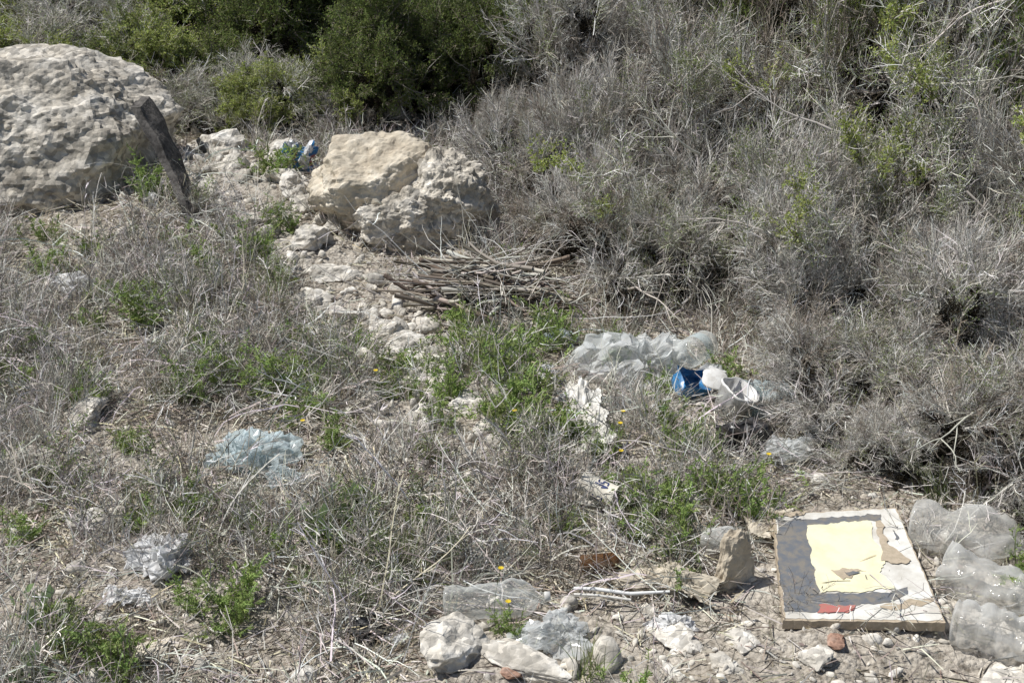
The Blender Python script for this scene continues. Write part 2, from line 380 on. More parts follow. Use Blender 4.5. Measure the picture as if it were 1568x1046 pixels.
for i in range(2): mb = MB(); dome(mb, 28, .28, BR, k=6); tl.append(mb)         # 18-19
for i in range(2): mb = MB(); spray(mb, .30, 14, 6, 5, (.23, .28, .125), .011, ang=.9, rs=.8); tl.append(mb)   # 20-21
for i in range(2):                                                              # 22-23 low dead bush with woody stems
    mb = MB(); dome(mb, 9, .38, [(.30, .26, .21), (.55, .52, .47), (.68, .65, .6)], k=7, tilt=1.2)
    mb2 = MB(); dome(mb2, 34, .34, GRAY, k=5, rad=.2, tilt=1.1); o = len(mb.v); mb.v += mb2.v; mb.c += mb2.c; mb.m += mb2.m; mb.f += [tuple(i+o for i in f) for f in mb2.f]; tl.append(mb)
TL = [m.arrays() for m in tl]

CLR = [(1.2, 4.2, .36, .55), (1.68, 4.1, .3, .45), (-.05, 3.95, .26, .25), (.137, 3.9, .14, .16), (.34, 4.7, .12, .28), (.32, 5.3, .11, .28), (.65, 5.95, .26, .26),
       (.9, 5.45, .2, .32), (-1.05, 5.05, .18, .2), (-1.26, 4.2, .14, .2), (.5, 4.1, .28, .18), (.32, 4.35, .1, .15), (.8, 4.15, .11, .18), (.74, 4.4, .08, .14),
       (-.17, 6.8, .45, .35), (-.6, 7.5, .5, .5), (-.2, 3.8, .2, .2), (-1.34, 8.7, .15, .3), (-2.36, 6.95, .1, .15), (.2, 5.85, .1, .12), (1.16, 5.1, .12, .12)]
def clear(x, y): return any(((x-a)/c)**2+((y-b)/d)**2 < 1 for a, b, c, d in CLR)
def edge(y): return 1.4 if y < 5 else (1.4-(y-5)*.5 if y < 6.8 else .35)
def mk(x, y, idx, s, tilt=.15, dz=0):
    d = V((R.gauss(0, tilt), R.gauss(0, tilt), 1)).normalized()
    return (V((x, y, Hf(x, y)+dz)), qdir(d), s, idx)
pts = []
for _ in range(4000):
    x, y = R.uniform(-4.2, 3.0), R.uniform(3.3, 9.6)
    if x < -2.3 and y > 8.0: continue
    pd = pdist(x, y); f = .44+1.3*noise.noise(V((x*1.2, y*1.2, 50)))+.9*noise.noise(V((x*3, y*3, 30)))
    if x < -.6 and y > 5.3: f += .2
    if x < .2 and 4.3 < y < 6: f += .2
    if pd < .3: f *= .08
    if y < 4.15 and x > .2: f *= .3
    if x < -1.3 and y < 4.8: f *= .65
    if x > edge(y): f *= .3
    if clear(x, y): f *= .09
    if R.random() > f: continue
    u = R.random()
    if u < .24: pts.append(mk(x, y, R.randrange(4), R.uniform(.5, 1.1), .3))
    elif u < .44 and not clear(x, y-.25): pts.append(mk(x, y, 22+R.randrange(2), R.uniform(.55, 1.05), .25))
    elif u < .64: pts.append(mk(x, y, 4+R.randrange(4), R.uniform(.7, 1.2), .2))
    elif u < .67: pts.append(mk(x, y, 8+R.randrange(2), R.uniform(.6, 1.0)))
    elif u < .71: pts.append(mk(x, y, 10+R.randrange(2), R.uniform(.5, 1.1)))
    elif u < .80: pts.append(mk(x, y, 18+R.randrange(2), R.uniform(.5, 1.0)))
    elif u < .90: pts.append(mk(x, y, 20+R.randrange(2), R.uniform(.6, 1.0), .5))
    elif u < .93: pts.append(mk(x, y, 15, R.uniform(.5, 1.0)))
    else: pts.append(mk(x, y, 16+R.randrange(2), R.uniform(.7, 1.4)))
for x, y in [(-1.2, 4.95), (-1.0, 5.0), (.5, 5.85), (.65, 5.9), (.95, 5.4), (1.15, 5.55), (1.1, 5.0), (1.05, 5.2), (-1.35, 4.2), (.3, 5.2), (1.05, 4.85), (1.3, 4.9), (1.8, 4.5), (1.1, 4.8), (1.2, 4.95), (1.4, 4.95), (1.0, 5.65), (.8, 5.75)]:
    pts.append(mk(x, y, 4+R.randrange(4), R.uniform(.5, .75), .3, .02))
nb = len(pts); bake('dry_brush', TL, pts, PM)
pts = []
for _ in range(2300):
    x, y = R.uniform(-4.2, 3), R.uniform(3.3, 9.8)
    if clear(x, y) and R.random() < .5: continue
    if pdist(x, y) < .3 and R.random() < .8: continue
    if y < 4.15 and x > .1 and R.random() < .5: continue
    pts.append(mk(x, y, 12+R.randrange(3), R.uniform(.7, 1.2), .05))
bake('twig_litter', TL, pts, PM)

wm = []
for i in range(4):
    mb = MB(); weed(mb, 17, .25, WG, .013, 12, .8); wm.append(mb.mesh('weed', PM))
for (x, y, s) in [(-.05, 5.9, 1.2), (.1, 5.8, 1.0), (-.18, 6.2, 1.1), (0, 6.1, 1.1), (.08, 5.45, 1.1), (-.1, 5.6, 1.0), (.18, 5.4, 1.0), (.2, 6.45, 1.0), (-.22, 6.55, 1.0), (-.1, 6.35, 1), (.28, 5.3, .8), (-1.3, 5.95, 1.1), (-1.12, 5.8, 1.1), (-1.0, 6.0, 1.0),
                  (-1.4, 5.8, 1), (-.6, 6.1, .9), (-.5, 5.85, .7), (-.75, 6.3, .9), (-2.2, 8.2, 1.1), (-1.42, 7.45, 1), (-1.35, 7.9, .9), (-1.5, 8.6, 1.1), (-1.3, 7.2, .8), (.55, 4.72, 1.0), (.62, 4.6, .8), (.47, 4.85, .8), (.89, 4.75, .95), (.93, 4.68, .9),
                  (.84, 4.85, .8), (.75, 5.35, .8), (.85, 5.25, .6), (-1.02, 4.2, .95), (-.95, 4.1, .8), (-1.1, 4.1, .7), (-1.47, 3.9, .9), (-1.4, 3.78, .8), (-1.6, 4.05, .6), (-.05, 4.0, .45), (-1.9, 6.6, 1.1), (-2.0, 6.8, .9), (.65, 6.0, .7), (.42, 5.2, .6), (-2.3, 6.2, .9),
                  (-.75, 5.3, .7), (-1.5, 6.3, .8), (-.9, 5.6, .7), (-2.6, 5.6, .9), (-2.5, 7.2, 1), (1.9, 4.35, .8), (-.3, 5.2, .6), (-.6, 4.9, .6), (-1.7, 7.2, .9), (-1.9, 7.6, .8), (-2.9, 6.7, 1), (-2.0, 5.9, .8), (-1.6, 5.3, .6), (-.4, 4.75, .6), (.2, 4.65, .6), (-1.9, 4.6, .7),
                  (-.9, 5.9, .8), (-.3, 5.5, .7), (-1.0, 4.6, .6), (1.1, 6.0, .7), (.5, 6.5, .7), (.3, 6.75, .8), (-.3, 5.85, .9)]:
    o = add_obj('green_weed', wm[R.randrange(4)], None, (x+R.uniform(-.05, .05), y+R.uniform(-.05, .05), H(x, y)-.01)); sc = s*R.uniform(.85, 1.15)
    o.scale = (sc*1.15, sc*1.15, sc); o.rotation_euler = (R.gauss(0, .12), R.gauss(0, .12), R.uniform(0, 6))

M_yel = plastic('petal_yellow', (.8, .6, .03), 1, .6, .3, 0)
def flower(x, y, h):
    mb = MB(); z0 = H(x, y); s = path(V((x, y, z0)), V((R.gauss(0, .2), R.gauss(0, .2), 1)), h, 4, .08); mb.rib(s, .0012, .0012, (.15, .2, .06), 0)
    c = s[-1]
    for i in range(9):
        a = i*.698; d = V((math.cos(a), math.sin(a), .3)).normalized(); mb.leaf(c, d, V((-math.sin(a), math.cos(a), 0)), .012, .005, (1, 1, 1), 1)
    add_obj('yellow_flower', mb.mesh('flower', [M_bark, M_yel]))
for x, y, h in [(-.06, 4.08, .2), (0, 4.02, .13), (-.6, 5.7, .2), (-.92, 5.4, .18), (.43, 5.1, .2), (.42, 5.0, .18), (-.03, 5.25, .2), (.98, 4.9, .2), (.44, 5.2, .2)]: flower(x, y, h)

gt = tl[15].mesh('grass_tuft', PM)
for x, y, s in [(-.42, 4.4, 1.1), (-.35, 4.35, .9), (-.5, 4.5, 1), (-.4, 4.5, 1), (-2.6, 6.2, 1.3), (-2.4, 5.9, 1.2), (-.55, 4.2, .8), (.25, 3.8, .8)]:
    o = add_obj('green_grass_tuft', gt, None, (x, y, H(x, y))); o.scale = (s, s, s); o.rotation_euler[2] = R.uniform(0, 6)
mb = MB()
for _ in range(26):
    a = R.uniform(0, 6.28); d = V((math.cos(a), math.sin(a), R.uniform(.2, 1))).normalized(); p = V((R.gauss(0, .06), R.gauss(0, .06), R.uniform(.02, .08)))
    mb.rib([V((0, 0, 0)), p, p+d*.03], .0015, .0015, (.2, .22, .1)); mb.leaf(p+d*.03, d, perp(d), .055, .018, jit((.17, .23, .11), .2))
bl_me = mb.mesh('bl', PM)
for x, y in ((-.72, 4.6), (-.62, 4.75), (-1.6, 4.02), (-1.55, 3.7)): add_obj('broadleaf_plant', bl_me, None, (x, y, H(x, y)))

# ------------------------------------------------------------------ shrubs (grown shrub shapes, reused with different turns and sizes)
sl = []
for i in range(5): mb = MB(); spray(mb, .38, 11, 6, 0, ang=.60, rs=.72, wob=.14); sl.append(mb)                                        # 0-4 bare
for i in range(2): mb = MB(); spray(mb, .36, 9, 6, 4, (.24, .285, .115), .013, ang=.6, rs=.75); sl.append(mb)                # 5-6 sparse
for i in range(3): mb = MB(); spray(mb, .34, 8, 6, 9, (.17, .215, .07), .019, cols=BR, ang=.7, rs=.85, lw=.26); sl.append(mb)         # 7-9 green
for i in range(3): mb = MB(); spray(mb, .32, 8, 6, 9, (.36, .41, .13), .019, cols=BR+GRAY[:1], ang=.7, rs=.85, lw=.26); sl.append(mb)  # 10-12 light
for i in range(2): mb = MB(); spray(mb, .38, 9, 6, 0, ang=.6, cols=BR, rs=.7); sl.append(mb)                               # 13-14 brown bare
for i in range(2): mb = MB(); spray(mb, .24, 9, 5, 8, (.05, .043, .031), .017, cols=CORE_SHADE, ang=1.0, lw=.4); sl.append(mb)  # 15-16 core, coloured near-black to paint the shade inside the crown
SL = [m.arrays() for m in sl]
def shrub_mesh(name, kinds, seed, nl=13, per=28, core=16, lr=.34, low=.12):
    global R
    R0 = R; R = random.Random(seed*77+5); mb = MB(); P = []
    for i in range(nl):
        d = rv(); d.z = abs(d.z)*.9+.02; d.normalize(); rad = R.uniform(.35, .78); c = V((d.x*rad, d.y*rad, max(low, d.z*rad)))
        if i < 3: c = V((R.gauss(0, .2), R.gauss(0, .2), R.uniform(.3, .6)))
        s = path(V((R.gauss(0, .06), R.gauss(0, .06), -.05)), (c+V((0, 0, .15))), c.length*1.15, 8, .12)
        tc = jit((.24, .205, .17)); mb.tube(s, [.016*(1-j/10) for j in range(9)], tc, 0, 5)
        for _ in range(8):
            j = R.randrange(3, 8); e = ((s[j+1]-s[j]).normalized()+perp(V((0, 0, 1)))*R.uniform(.5, 1.2)).normalized()
            mb.tube(path(s[j], e, R.uniform(.2, .5), 6, .2), [.005*(1-q/8) for q in range(7)], jit(R.choice(GRAY)), 0, 3)
        idxs = R.choice(kinds); r = lr*R.uniform(.7, 1.2)
        for _ in range(core):  # near-black sprays in each lump's middle, painted shade
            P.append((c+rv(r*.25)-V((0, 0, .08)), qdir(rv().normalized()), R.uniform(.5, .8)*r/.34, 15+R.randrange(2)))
        for _ in range(int(per*(r/lr)**1.5)):
            d2 = rv().normalized()
            if d2.z < -.35: d2.z *= -1
            if R.random() < .35: d2 = (d2+c.normalized()*.8).normalized()
            o = (d2+V((0, 0, R.uniform(-.2, .45)))+rv(.3)).normalized(); sc = R.uniform(.6, 1.1)
            p = c+d2*r*R.uniform(.15, .7); p.z = max(.02, p.z)
            P.append((p, qdir(o), sc, R.choice(idxs)))
    m = bake(name, SL, P, PM, mb, mesh_only=True); R = R0; return m
B1 = [0, 1, 2, 3, 4]; B2 = [0, 2, 13, 14]; B3 = [1, 3, 5, 6, 4]; S1 = [5, 6, 10, 0]; G1 = [7, 8, 9]; G2 = [7, 8, 10, 9]; L1 = [10, 11, 12]; L2 = [10, 12, 0, 5]; D1 = [13, 14, 13, 7, 4]; D2 = [13, 5, 6, 14]
SM = {'bare': [shrub_mesh('s', [B1, B1, B1, B2, B3], k) for k in (3, 4, 5)],
      'mix': [shrub_mesh('s', [B1, B2, B1, B3, S1], k) for k in (6, 7)],
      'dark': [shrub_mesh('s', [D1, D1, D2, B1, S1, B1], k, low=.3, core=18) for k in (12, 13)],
      'green': [shrub_mesh('s', [G1, G1, G1, G2], k, per=30) for k in (8, 9)],
      'light': [shrub_mesh('s', [L1, L1, L2, B3, G2], k) for k in (10, 11)]}
cnt = {}
def shrub(name, x, y, r, h, kind, ry=None):
    k = cnt.get(kind, 0); cnt[kind] = k+1; ms = SM[kind]; o = add_obj(name, ms[k % len(ms)], None, (x, y, H(x, y)-.02))
    o.scale = (r, ry or r, h); o.rotation_euler = (0, 0, R.uniform(0, 6.28)); return o
for a in [('gray_twig_shrub', 1.62, 5.5, .55, .55, 'bare'), ('gray_twig_shrub', 1.3, 5.75, .38, .4, 'bare'), ('gray_twig_shrub', 1.55, 5.1, .36, .35, 'bare'), ('gray_twig_shrub', 2.1, 5.0, .6, .6, 'bare'), ('gray_twig_shrub', 1.4, 6.35, .6, .75, 'bare'), ('gray_twig_shrub', 2.1, 6.0, .75, .9, 'bare'),
          ('gray_twig_shrub', 2.95, 6.5, .9, 1.3, 'mix'), ('gray_twig_shrub', .85, 7.1, .6, .7, 'bare'), ('gray_twig_shrub', 1.55, 7.3, .8, 1.15, 'mix'), ('gray_twig_shrub', .4, 7.7, .45, .6, 'bare'), ('gray_twig_shrub', .4, 8.5, .68, 1.0, 'bare'), ('gray_twig_shrub', 1.2, 8.5, .85, 1.3, 'bare'),
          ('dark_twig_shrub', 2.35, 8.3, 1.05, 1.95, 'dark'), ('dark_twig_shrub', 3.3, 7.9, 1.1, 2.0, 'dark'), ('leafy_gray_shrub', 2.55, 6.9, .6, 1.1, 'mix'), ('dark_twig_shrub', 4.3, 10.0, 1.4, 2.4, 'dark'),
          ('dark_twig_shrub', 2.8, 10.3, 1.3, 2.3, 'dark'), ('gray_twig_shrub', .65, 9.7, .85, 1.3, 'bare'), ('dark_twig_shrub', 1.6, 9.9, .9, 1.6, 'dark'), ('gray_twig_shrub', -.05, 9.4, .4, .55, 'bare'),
          ('green_shrub', -.85, 10.3, .85, 1.05, 'green'), ('green_shrub', .0, 10.5, .85, 1.25, 'green'), ('green_shrub', -1.6, 11.6, 1.0, 1.3, 'green'), ('green_shrub', 1.0, 11.4, 1.2, 2.0, 'green'), ('green_shrub', -.3, 12.2, 1.1, 1.6, 'green'),
          ('pale_green_shrub', -1.8, 10.0, .62, .6, 'light'), ('pale_green_shrub', -2.8, 10.5, .8, .75, 'light'), ('pale_green_shrub', -3.9, 10.8, .9, .8, 'light'), ('pale_green_shrub', -2.6, 12.0, 1.1, 1.05, 'light'),
          ('pale_green_shrub', -4.2, 12.6, 1.2, 1.1, 'light'), ('gray_twig_shrub', -2.3, 9.9, .45, .4, 'bare'), ('gray_twig_shrub', -3.4, 11.6, .8, .8, 'bare'), ('gray_twig_shrub', -1.2, 9.8, .4, .35, 'bare'), ('leafy_gray_shrub', 2.0, 4.5, .2, .3, 'mix')]: shrub(*a)
for i, (x, y) in enumerate([(-3.2, 15.0), (-.6, 14.3), (-1.8, 16.5), (-6, 15.5), (1, 15.5), (3.5, 13.3), (6, 12), (-6.5, 11.5), (5.5, 8.5), (-5.8, 9), (3, 16), (-5, 18), (0, 19), (5, 18)]):
    shrub('scrub_shrub', x, y, 1.5, 1.6, ('green', 'light')[i % 2])
def sprays_at(name, lst, idxs):
    P = []
    for x, y, z, n, sp in lst:
        for _ in range(n):
            o = V((R.gauss(-.1, .5), R.gauss(-.2, .5), 1)).normalized(); P.append((V((x+R.gauss(0, sp), y+R.gauss(0, sp), z+R.gauss(0, sp))), qdir(o), R.uniform(.5, .9), R.choice(idxs)))
    bake(name, SL, P, PM)
sprays_at('green_shrub_sprigs', [(1.95, 6.8, .75, 30, .17), (2.1, 7.2, 1.0, 22, .16), (2.55, 6.1, .85, 26, .15), (2.9, 7.1, 1.2, 18, .15), (1.3, 6.3, .55, 12, .14), (.5, 7.2, .4, 10, .12), (1.1, 8.0, .95, 12, .18), (.9, 8.9, 1.1, 10, .2)], [5, 6, 10, 6])
# dead pale branches caught in the shrubs
mb = MB()
for x, y, z, dx, dy, dz, L in [(2.15, 6.4, .8, .4, -.3, -.3, .5), (2.4, 6.2, .85, .5, -.5, -.35, .45), (1.6, 6.9, .95, -.8, .2, .3, .6), (2.6, 7.4, 1.5, -.9, -.2, .05, .8), (1.2, 6.4, .6, -.6, -.3, .4, .5), (1.9, 5.0, .4, -.5, -.7, .1, .5), (.6, 6.75, .15, .7, -.4, .5, .5), (.4, 6.8, .1, -.2, -.6, .5, .4), (2.0, 7.1, 1.1, .8, -.2, .35, .6), (1.0, 7.3, .7, -.5, -.5, .3, .5)]:
    s = path(V((x, y, z)), V((dx, dy, dz)), L, 7, .12); c = jit((.58, .54, .48)); mb.tube(s, [.007*(1-i/9) for i in range(8)], c, 0, 5)
    for _ in range(5):
        i = R.randrange(2, 7); mb.tube(path(s[i], (s[i+1]-s[i]).normalized()+rv(.5), L*.4, 5, .15), [.0033*(1-j/7) for j in range(6)], c, 0, 4)
add_obj('dead_branches', mb.mesh('branches', PM))

# ------------------------------------------------------------------ stick pile
mb = MB()
SC = [(.22, .185, .15), (.38, .34, .29), (.15, .125, .10), (.55, .51, .45)]
for i in range(150):
    a = R.gauss(-.1, .5)+(math.pi if R.random() < .5 else 0); L = R.uniform(.25, .7)
    cx, cy = -.15+R.gauss(0, .16), 7.02+R.gauss(0, .13); z = H(cx, cy)+.02+R.random()*.22*math.exp(-((cx+.15)**2*9+(cy-7.02)**2*20))
    d = V((math.cos(a), math.sin(a)*.8-.1, R.gauss(0, .15))); s = path(V((cx, cy, z))-d*L/2, d, L, 6, .10)
    r = R.uniform(.005, .015); mb.tube(s, [r*(1-j/12) for j in range(7)], jit(R.choice(SC), .2), 0, 6)
for i in range(70):
    a = R.uniform(0, 6.28); p = V((-.1+R.gauss(0, .25), 7.0+R.gauss(0, .2), .08)); mb.tube(path(p, V((math.cos(a), math.sin(a), R.uniform(.1, .8))), R.uniform(.3, .7), 7, .14), [.0035*(1-j/9) for j in range(8)], jit(R.choice(GRAY)), 0, 4)
add_obj('stick_pile', mb.mesh('sticks', PM))

# ------------------------------------------------------------------ litter objects
M_bagw = plastic('white_bag', (.86, .86, .855), .92, .35, .3, .22)
M_bagc = plastic('clear_film', (.82, .84, .83), .42, .12, .3, .25)
M_bagb = plastic('pale_blue_bag', (.70, .80, .82), .48, .2, .35, .25)
M_bot = plastic('clear_bottle', (.82, .84, .81), .18, .06, .3, .2, 14, .6)
M_jug = plastic('milky_bottle', (.84, .84, .81), .32, .08, .4, .25, 9, .55)
M_blue = plastic('blue_plastic', (.03, .19, .42), 1, .3, .05, .3)
M_white = plastic('white_plastic', (.80, .79, .76), 1, .3, .1, .35)
M_cream = plastic('cream_tin', (.78, .73, .62), 1, .4, 0, .25)
M_navy = plastic('navy_ink', (.03, .05, .16), 1, .5, 0, .1)
M_black = plastic('black_film', (.02, .02, .022), 1, .3, 0, .15)
M_amber = plastic('brown_glass', (.16, .07, .02), .7, .08, .3, .1)
M_card = plastic('wet_cardboard', (.56, .50, .40), 1, .8, 0, .4)
M_paper = plastic('weathered_paper', (.78, .76, .70), 1, .85, .1, .4, 9)
M_red = plastic('red_print', (.46, .15, .13), 1, .6, 0, .45, 60)
M_yell = plastic('faded_yellow_print', (.82, .77, .52), 1, .7, 0, .25, 12)
M_grayp = plastic('gray_print', (.13, .14, .155), 1, .7, 0, .5, 30)
M_chip = plastic('chipboard', (.46, .38, .28), 1, .9, 0, .5, 45)

def crumple(name, x, y, s, mat, seed, dz=0, amp=.5, sub=5, mats2=None):
    bm = bmesh.new(); bmesh.ops.create_icosphere(bm, subdivisions=sub, radius=1); off = V((seed*7.3, seed*3.9, seed*1.1))
    for v in bm.verts:
        n = v.co.copy(); w = n+V((noise.noise(n*1.5+off), noise.noise(n*1.5+off*2), noise.noise(n*1.5-off)))*.5
        k = noise.voronoi(w*1.9+off)[0]; k2 = noise.voronoi(w*4.5+off)[0]
        r = .8+amp*.8*(k[1]-k[0]-.3)+amp*.35*(k2[1]-k2[0]-.2)+.8*noise.noise(n*1.1+off)+.06*noise.noise(w*12)
        v.co = V((n.x*r*s[0], n.y*r*s[1], max(n.z, -.35)*r*s[2]))+V((noise.noise(w*4+off), noise.noise(w*4-off), noise.noise(w*4+off*3)))*min(s)*.3
    me = bpy.data.meshes.new(name); bm.to_mesh(me); bm.free(); me.materials.append(mat)
    if mats2:
        for m in mats2: me.materials.append(m)
        for p in me.polygons:
            q = noise.noise(p.center*14+off)
            if q > .12: p.material_index = 1
            elif q < -.22 and len(mats2) > 1: p.material_index = 2
    return add_obj(name, me, None, (x, y, H(x, y)+s[2]*.3+dz))
crumple('pale_blue_plastic_bag', -1.10, 5.2, (.17, .14, .10), M_bagb, 1)
crumple('pale_blue_plastic_bag', -.93, 5.05, (.1, .07, .05), M_bagb, 21)
crumple('white_plastic_bag', -1.26, 4.40, (.12, .11, .09), M_bagw, 2)
crumple('white_plastic_bag', -1.33, 4.2, (.07, .05, .03), M_bagw, 22)
crumple('clear_plastic_bag', .14, 3.97, (.15, .11, .07), M_bagc, 3)
crumple('clear_plastic_bag', .62, 6.15, (.28, .2, .18), M_bagc, 4)
crumple('white_plastic_bag', .5, 6.05, (.09, .07, .05), M_bagw, 42)
crumple('clear_plastic_bag', 1.16, 5.2, (.12, .1, .09), M_bagc, 5)
crumple('white_plastic_bag', .17, 5.95, (.08, .06, .06), M_bagw, 6)
crumple('white_plastic_bag', .3, 5.75, (.09, .07, .05), M_bagw, 7)
crumple('pale_blue_plastic_bag', 1.12, 5.68, (.16, .12, .14), M_bagb, 8)
crumple('pale_blue_plastic_bag', .48, 5.75, (.1, .06, .03), M_bagb, 9)
crumple('black_plastic_bag', 1.0, 5.32, (.18, .12, .08), M_black, 10)
crumple('white_plastic_bag', .56, 4.05, (.09, .07, .05), M_bagw, 11)
crumple('clear_plastic_bag', -2.36, 7.1, (.13, .09, .08), M_bagw, 12)
crumple('snack_packet', -1.36, 8.80, (.14, .08, .17), M_blue, 13, mats2=[M_bagw, M_red])
crumple('pale_blue_plastic_bag', .24, 6.5, (.1, .07, .07), M_bagb, 14)
crumple('black_plastic_bag', -.5, 4.02, (.09, .06, .03), M_black, 15)
crumple('white_plastic_bag', -.4, 3.98, (.05, .04, .02), M_bagw, 16)
crumple('white_plastic_bag', -2.2, 8.2, (.05, .05, .05), M_bagw, 17)
crumple('beige_rag', .50, 4.3, (.17, .08, .06), M_card, 18, amp=.4)
crumple('clear_plastic_bag', 1.9, 4.12, (.12, .1, .08), M_bagc, 19)

def lathe(name, prof, mat, loc, d, n=32, dent=.06, seed=0, spin=0, sq=1.0, parent=None, closed=True):
    bm = bmesh.new(); rings = []; off = V((seed*5.1, seed*2.3, 1))
    for z, r in prof:
        ring = []
        for j in range(n):
            a = 2*math.pi*j/n; q = V((math.cos(a), math.sin(a), z*8))
            rr = r*(1+dent*noise.noise(q*1.3+off)*1.6-dent*1.2*max(0, noise.noise(q*2.2-off)-.05))
            ring.append(bm.verts.new((rr*math.cos(a), rr*math.sin(a)*sq, z)))
        rings.append(ring)
    for a, b in zip(rings, rings[1:]):
        for j in range(n): bm.faces.new((a[j], a[(j+1) % n], b[(j+1) % n], b[j]))
    if closed: bm.faces.new(rings[0][::-1]); bm.faces.new(rings[-1])
    me = bpy.data.meshes.new(name); bm.to_mesh(me); bm.free(); me.materials.append(mat); me.polygons.foreach_set('use_smooth', [True]*len(me.polygons))
    o = add_obj(name, me, parent, loc); o.rotation_mode = 'QUATERNION'; o.rotation_quaternion = qdir(V(d).normalized(), spin); return o
def bottle_prof(L, r, ribs=6, rib=.06, neck=.3):
    p = [(0, r*.35), (.004, r*.75), (L*.03, r*.96)]
    body = L*.68; k = ribs*8
    for i in range(k+1):
        z = L*.05+body*i/k; c = abs(math.cos(i/8*math.pi)); p.append((z, r*(1-rib*c**6)))
    z1 = L*.05+body
    for i in range(1, 8): t = i/7; p.append((z1+(L*.9-z1)*t, r*(neck+(1-neck)*math.cos(t*math.pi/2)**.8)))
    p += [(L*.92, r*neck*.95), (L*.93, r*neck*1.2), (L*.945, r*neck*.95), (L, r*neck*.95)]
    return p
def on(x, y, dz): return (x, y, H(x, y)+dz)
b = lathe('clear_plastic_bottle', bottle_prof(.37, .055, 4, .05), M_bot, on(-.24, 4.10, .07), (1, .1, .02), seed=1, dent=.25)
lathe('cap', [(0, .017), (.002, .018), (.02, .018), (.021, .015)], M_white, (0, 0, .355), (0, 0, 1), parent=b, dent=0)
lathe('milky_plastic_bottle', bottle_prof(.44, .095, 2, .05), M_jug, on(1.50, 4.58, .07), (1, -.35, -.02), seed=2, dent=.35)
lathe('milky_plastic_bottle', bottle_prof(.38, .085, 3, .08), M_jug, on(1.56, 4.32, .06), (.75, -.7, 0), seed=3, dent=.35)
lathe('milky_plastic_bottle', bottle_prof(.46, .085, 5, .14), M_jug, on(1.50, 4.0, .05), (1, -.42, 0), seed=4, dent=.25)
b = lathe('clear_plastic_bottle', bottle_prof(.3, .07, 4, .08), M_bot, on(.95, 6.28, .13), (-.5, -.8, .12), seed=5, dent=.1)
lathe('label', [(.08, .0715), (.16, .0715)], M_bagb, (0, 0, 0), (0, 0, 1), parent=b, dent=0, closed=False)
lathe('brown_glass_bottle', bottle_prof(.17, .035, 1, .0), M_amber, on(.25, 4.42, .04), (1, .12, .02), seed=6, dent=0)
lathe('pale_plastic_container', bottle_prof(.15, .05, 2, .05, .5), M_jug, on(.72, 4.5, .06), (.8, -.4, .25), seed=7, dent=.2)
ax = V((.86, -.42, -.22)).normalized()
can = lathe('cream_tin_can', [(0, .043), (.003, .046), (.006, .045), (.012, .0435), (.14, .0435), (.146, .045), (.150, .046), (.152, .043), (.149, .041), (.146, .0)], M_cream, on(.275, 4.87, .10), ax, dent=.01)
mb = MB()
def arcstroke(pts, w=.004):
    for (a0, z0), (a1, z1) in zip(pts, pts[1:]):
        k = 4; L = math.hypot((a1-a0)*.044, z1-z0); na, nz = -(z1-z0)/L*w/.044, (a1-a0)*.044/L*w
        for i in range(k):
            q = [(a0+(a1-a0)*(i+s)/k, z0+(z1-z0)*(i+s)/k) for s in (0, 1)]
            c = [(q[0][0]-na, q[0][1]-nz), (q[1][0]-na, q[1][1]-nz), (q[1][0]+na, q[1][1]+nz), (q[0][0]+na, q[0][1]+nz)]
            mb.poly([V((.0455*math.cos(a), .0455*math.sin(a), z)) for a, z in c], (1, 1, 1))
for base in range(0, 4):
    a = base*1.57
    arcstroke([(a, .07), (a+.3, .07), (a+.3, .09), (a, .09), (a, .11), (a+.35, .11)], .0028)
    arcstroke([(a+.5, .06), (a+.5, .115), (a+.72, .09)], .0028)
add_obj('lettering', mb.mesh('lettering', [M_navy]), can)

bk = lathe('white_plastic_bucket', [(0, .055), (.003, .068), (.13, .08), (.135, .087), (.145, .087), (.145, .08), (.02, .065), (.018, 0)], M_white, on(.95, 5.58, .06), (.35, -.1, .85), dent=.15, closed=False)
mb = MB(); hs = [V((.087*math.cos(t), .087*math.sin(t)*.4-.05, .14+.05*math.sin(t))) for t in np.linspace(0, math.pi, 14)]
mb.tube(hs, [.003]*14, (.6, .6, .6), 0, 6); add_obj('handle', mb.mesh('handle', PM), bk)
lathe('white_plastic_lid', [(0, .0), (.002, .06), (.012, .065), (.016, .06), (.014, .0)], M_white, on(.93, 5.85, .12), (.1, -.4, .8), dent=.1, closed=False)
def box_open(name, loc, s, rot, mat):
    bm = bmesh.new(); bmesh.ops.create_cube(bm, size=1)
    top = [f for f in bm.faces if f.normal.z > .9]; bmesh.ops.inset_region(bm, faces=top, thickness=.08)
    bmesh.ops.translate(bm, verts=top[0].verts, vec=(0, 0, -.75))
    bmesh.ops.bevel(bm, geom=bm.edges[:], offset=.03, segments=2, affect='EDGES')
    bmesh.ops.subdivide_edges(bm, edges=bm.edges, cuts=2, use_grid_fill=True)
    for v in bm.verts: v.co = V((v.co.x*s[0], v.co.y*s[1], v.co.z*s[2]))*(1+.4*noise.noise(v.co*3))
    me = bpy.data.meshes.new(name); bm.to_mesh(me); bm.free(); me.materials.append(mat); o = add_obj(name, me, None, loc); o.rotation_euler = rot; return o
box_open('blue_plastic_crate', on(.83, 5.9, .08), (.14, .11, .08), (.5, .3, .4), M_blue)
crumple('white_plastic_bag', .95, 6.02, (.1, .07, .08), M_bagw, 41)

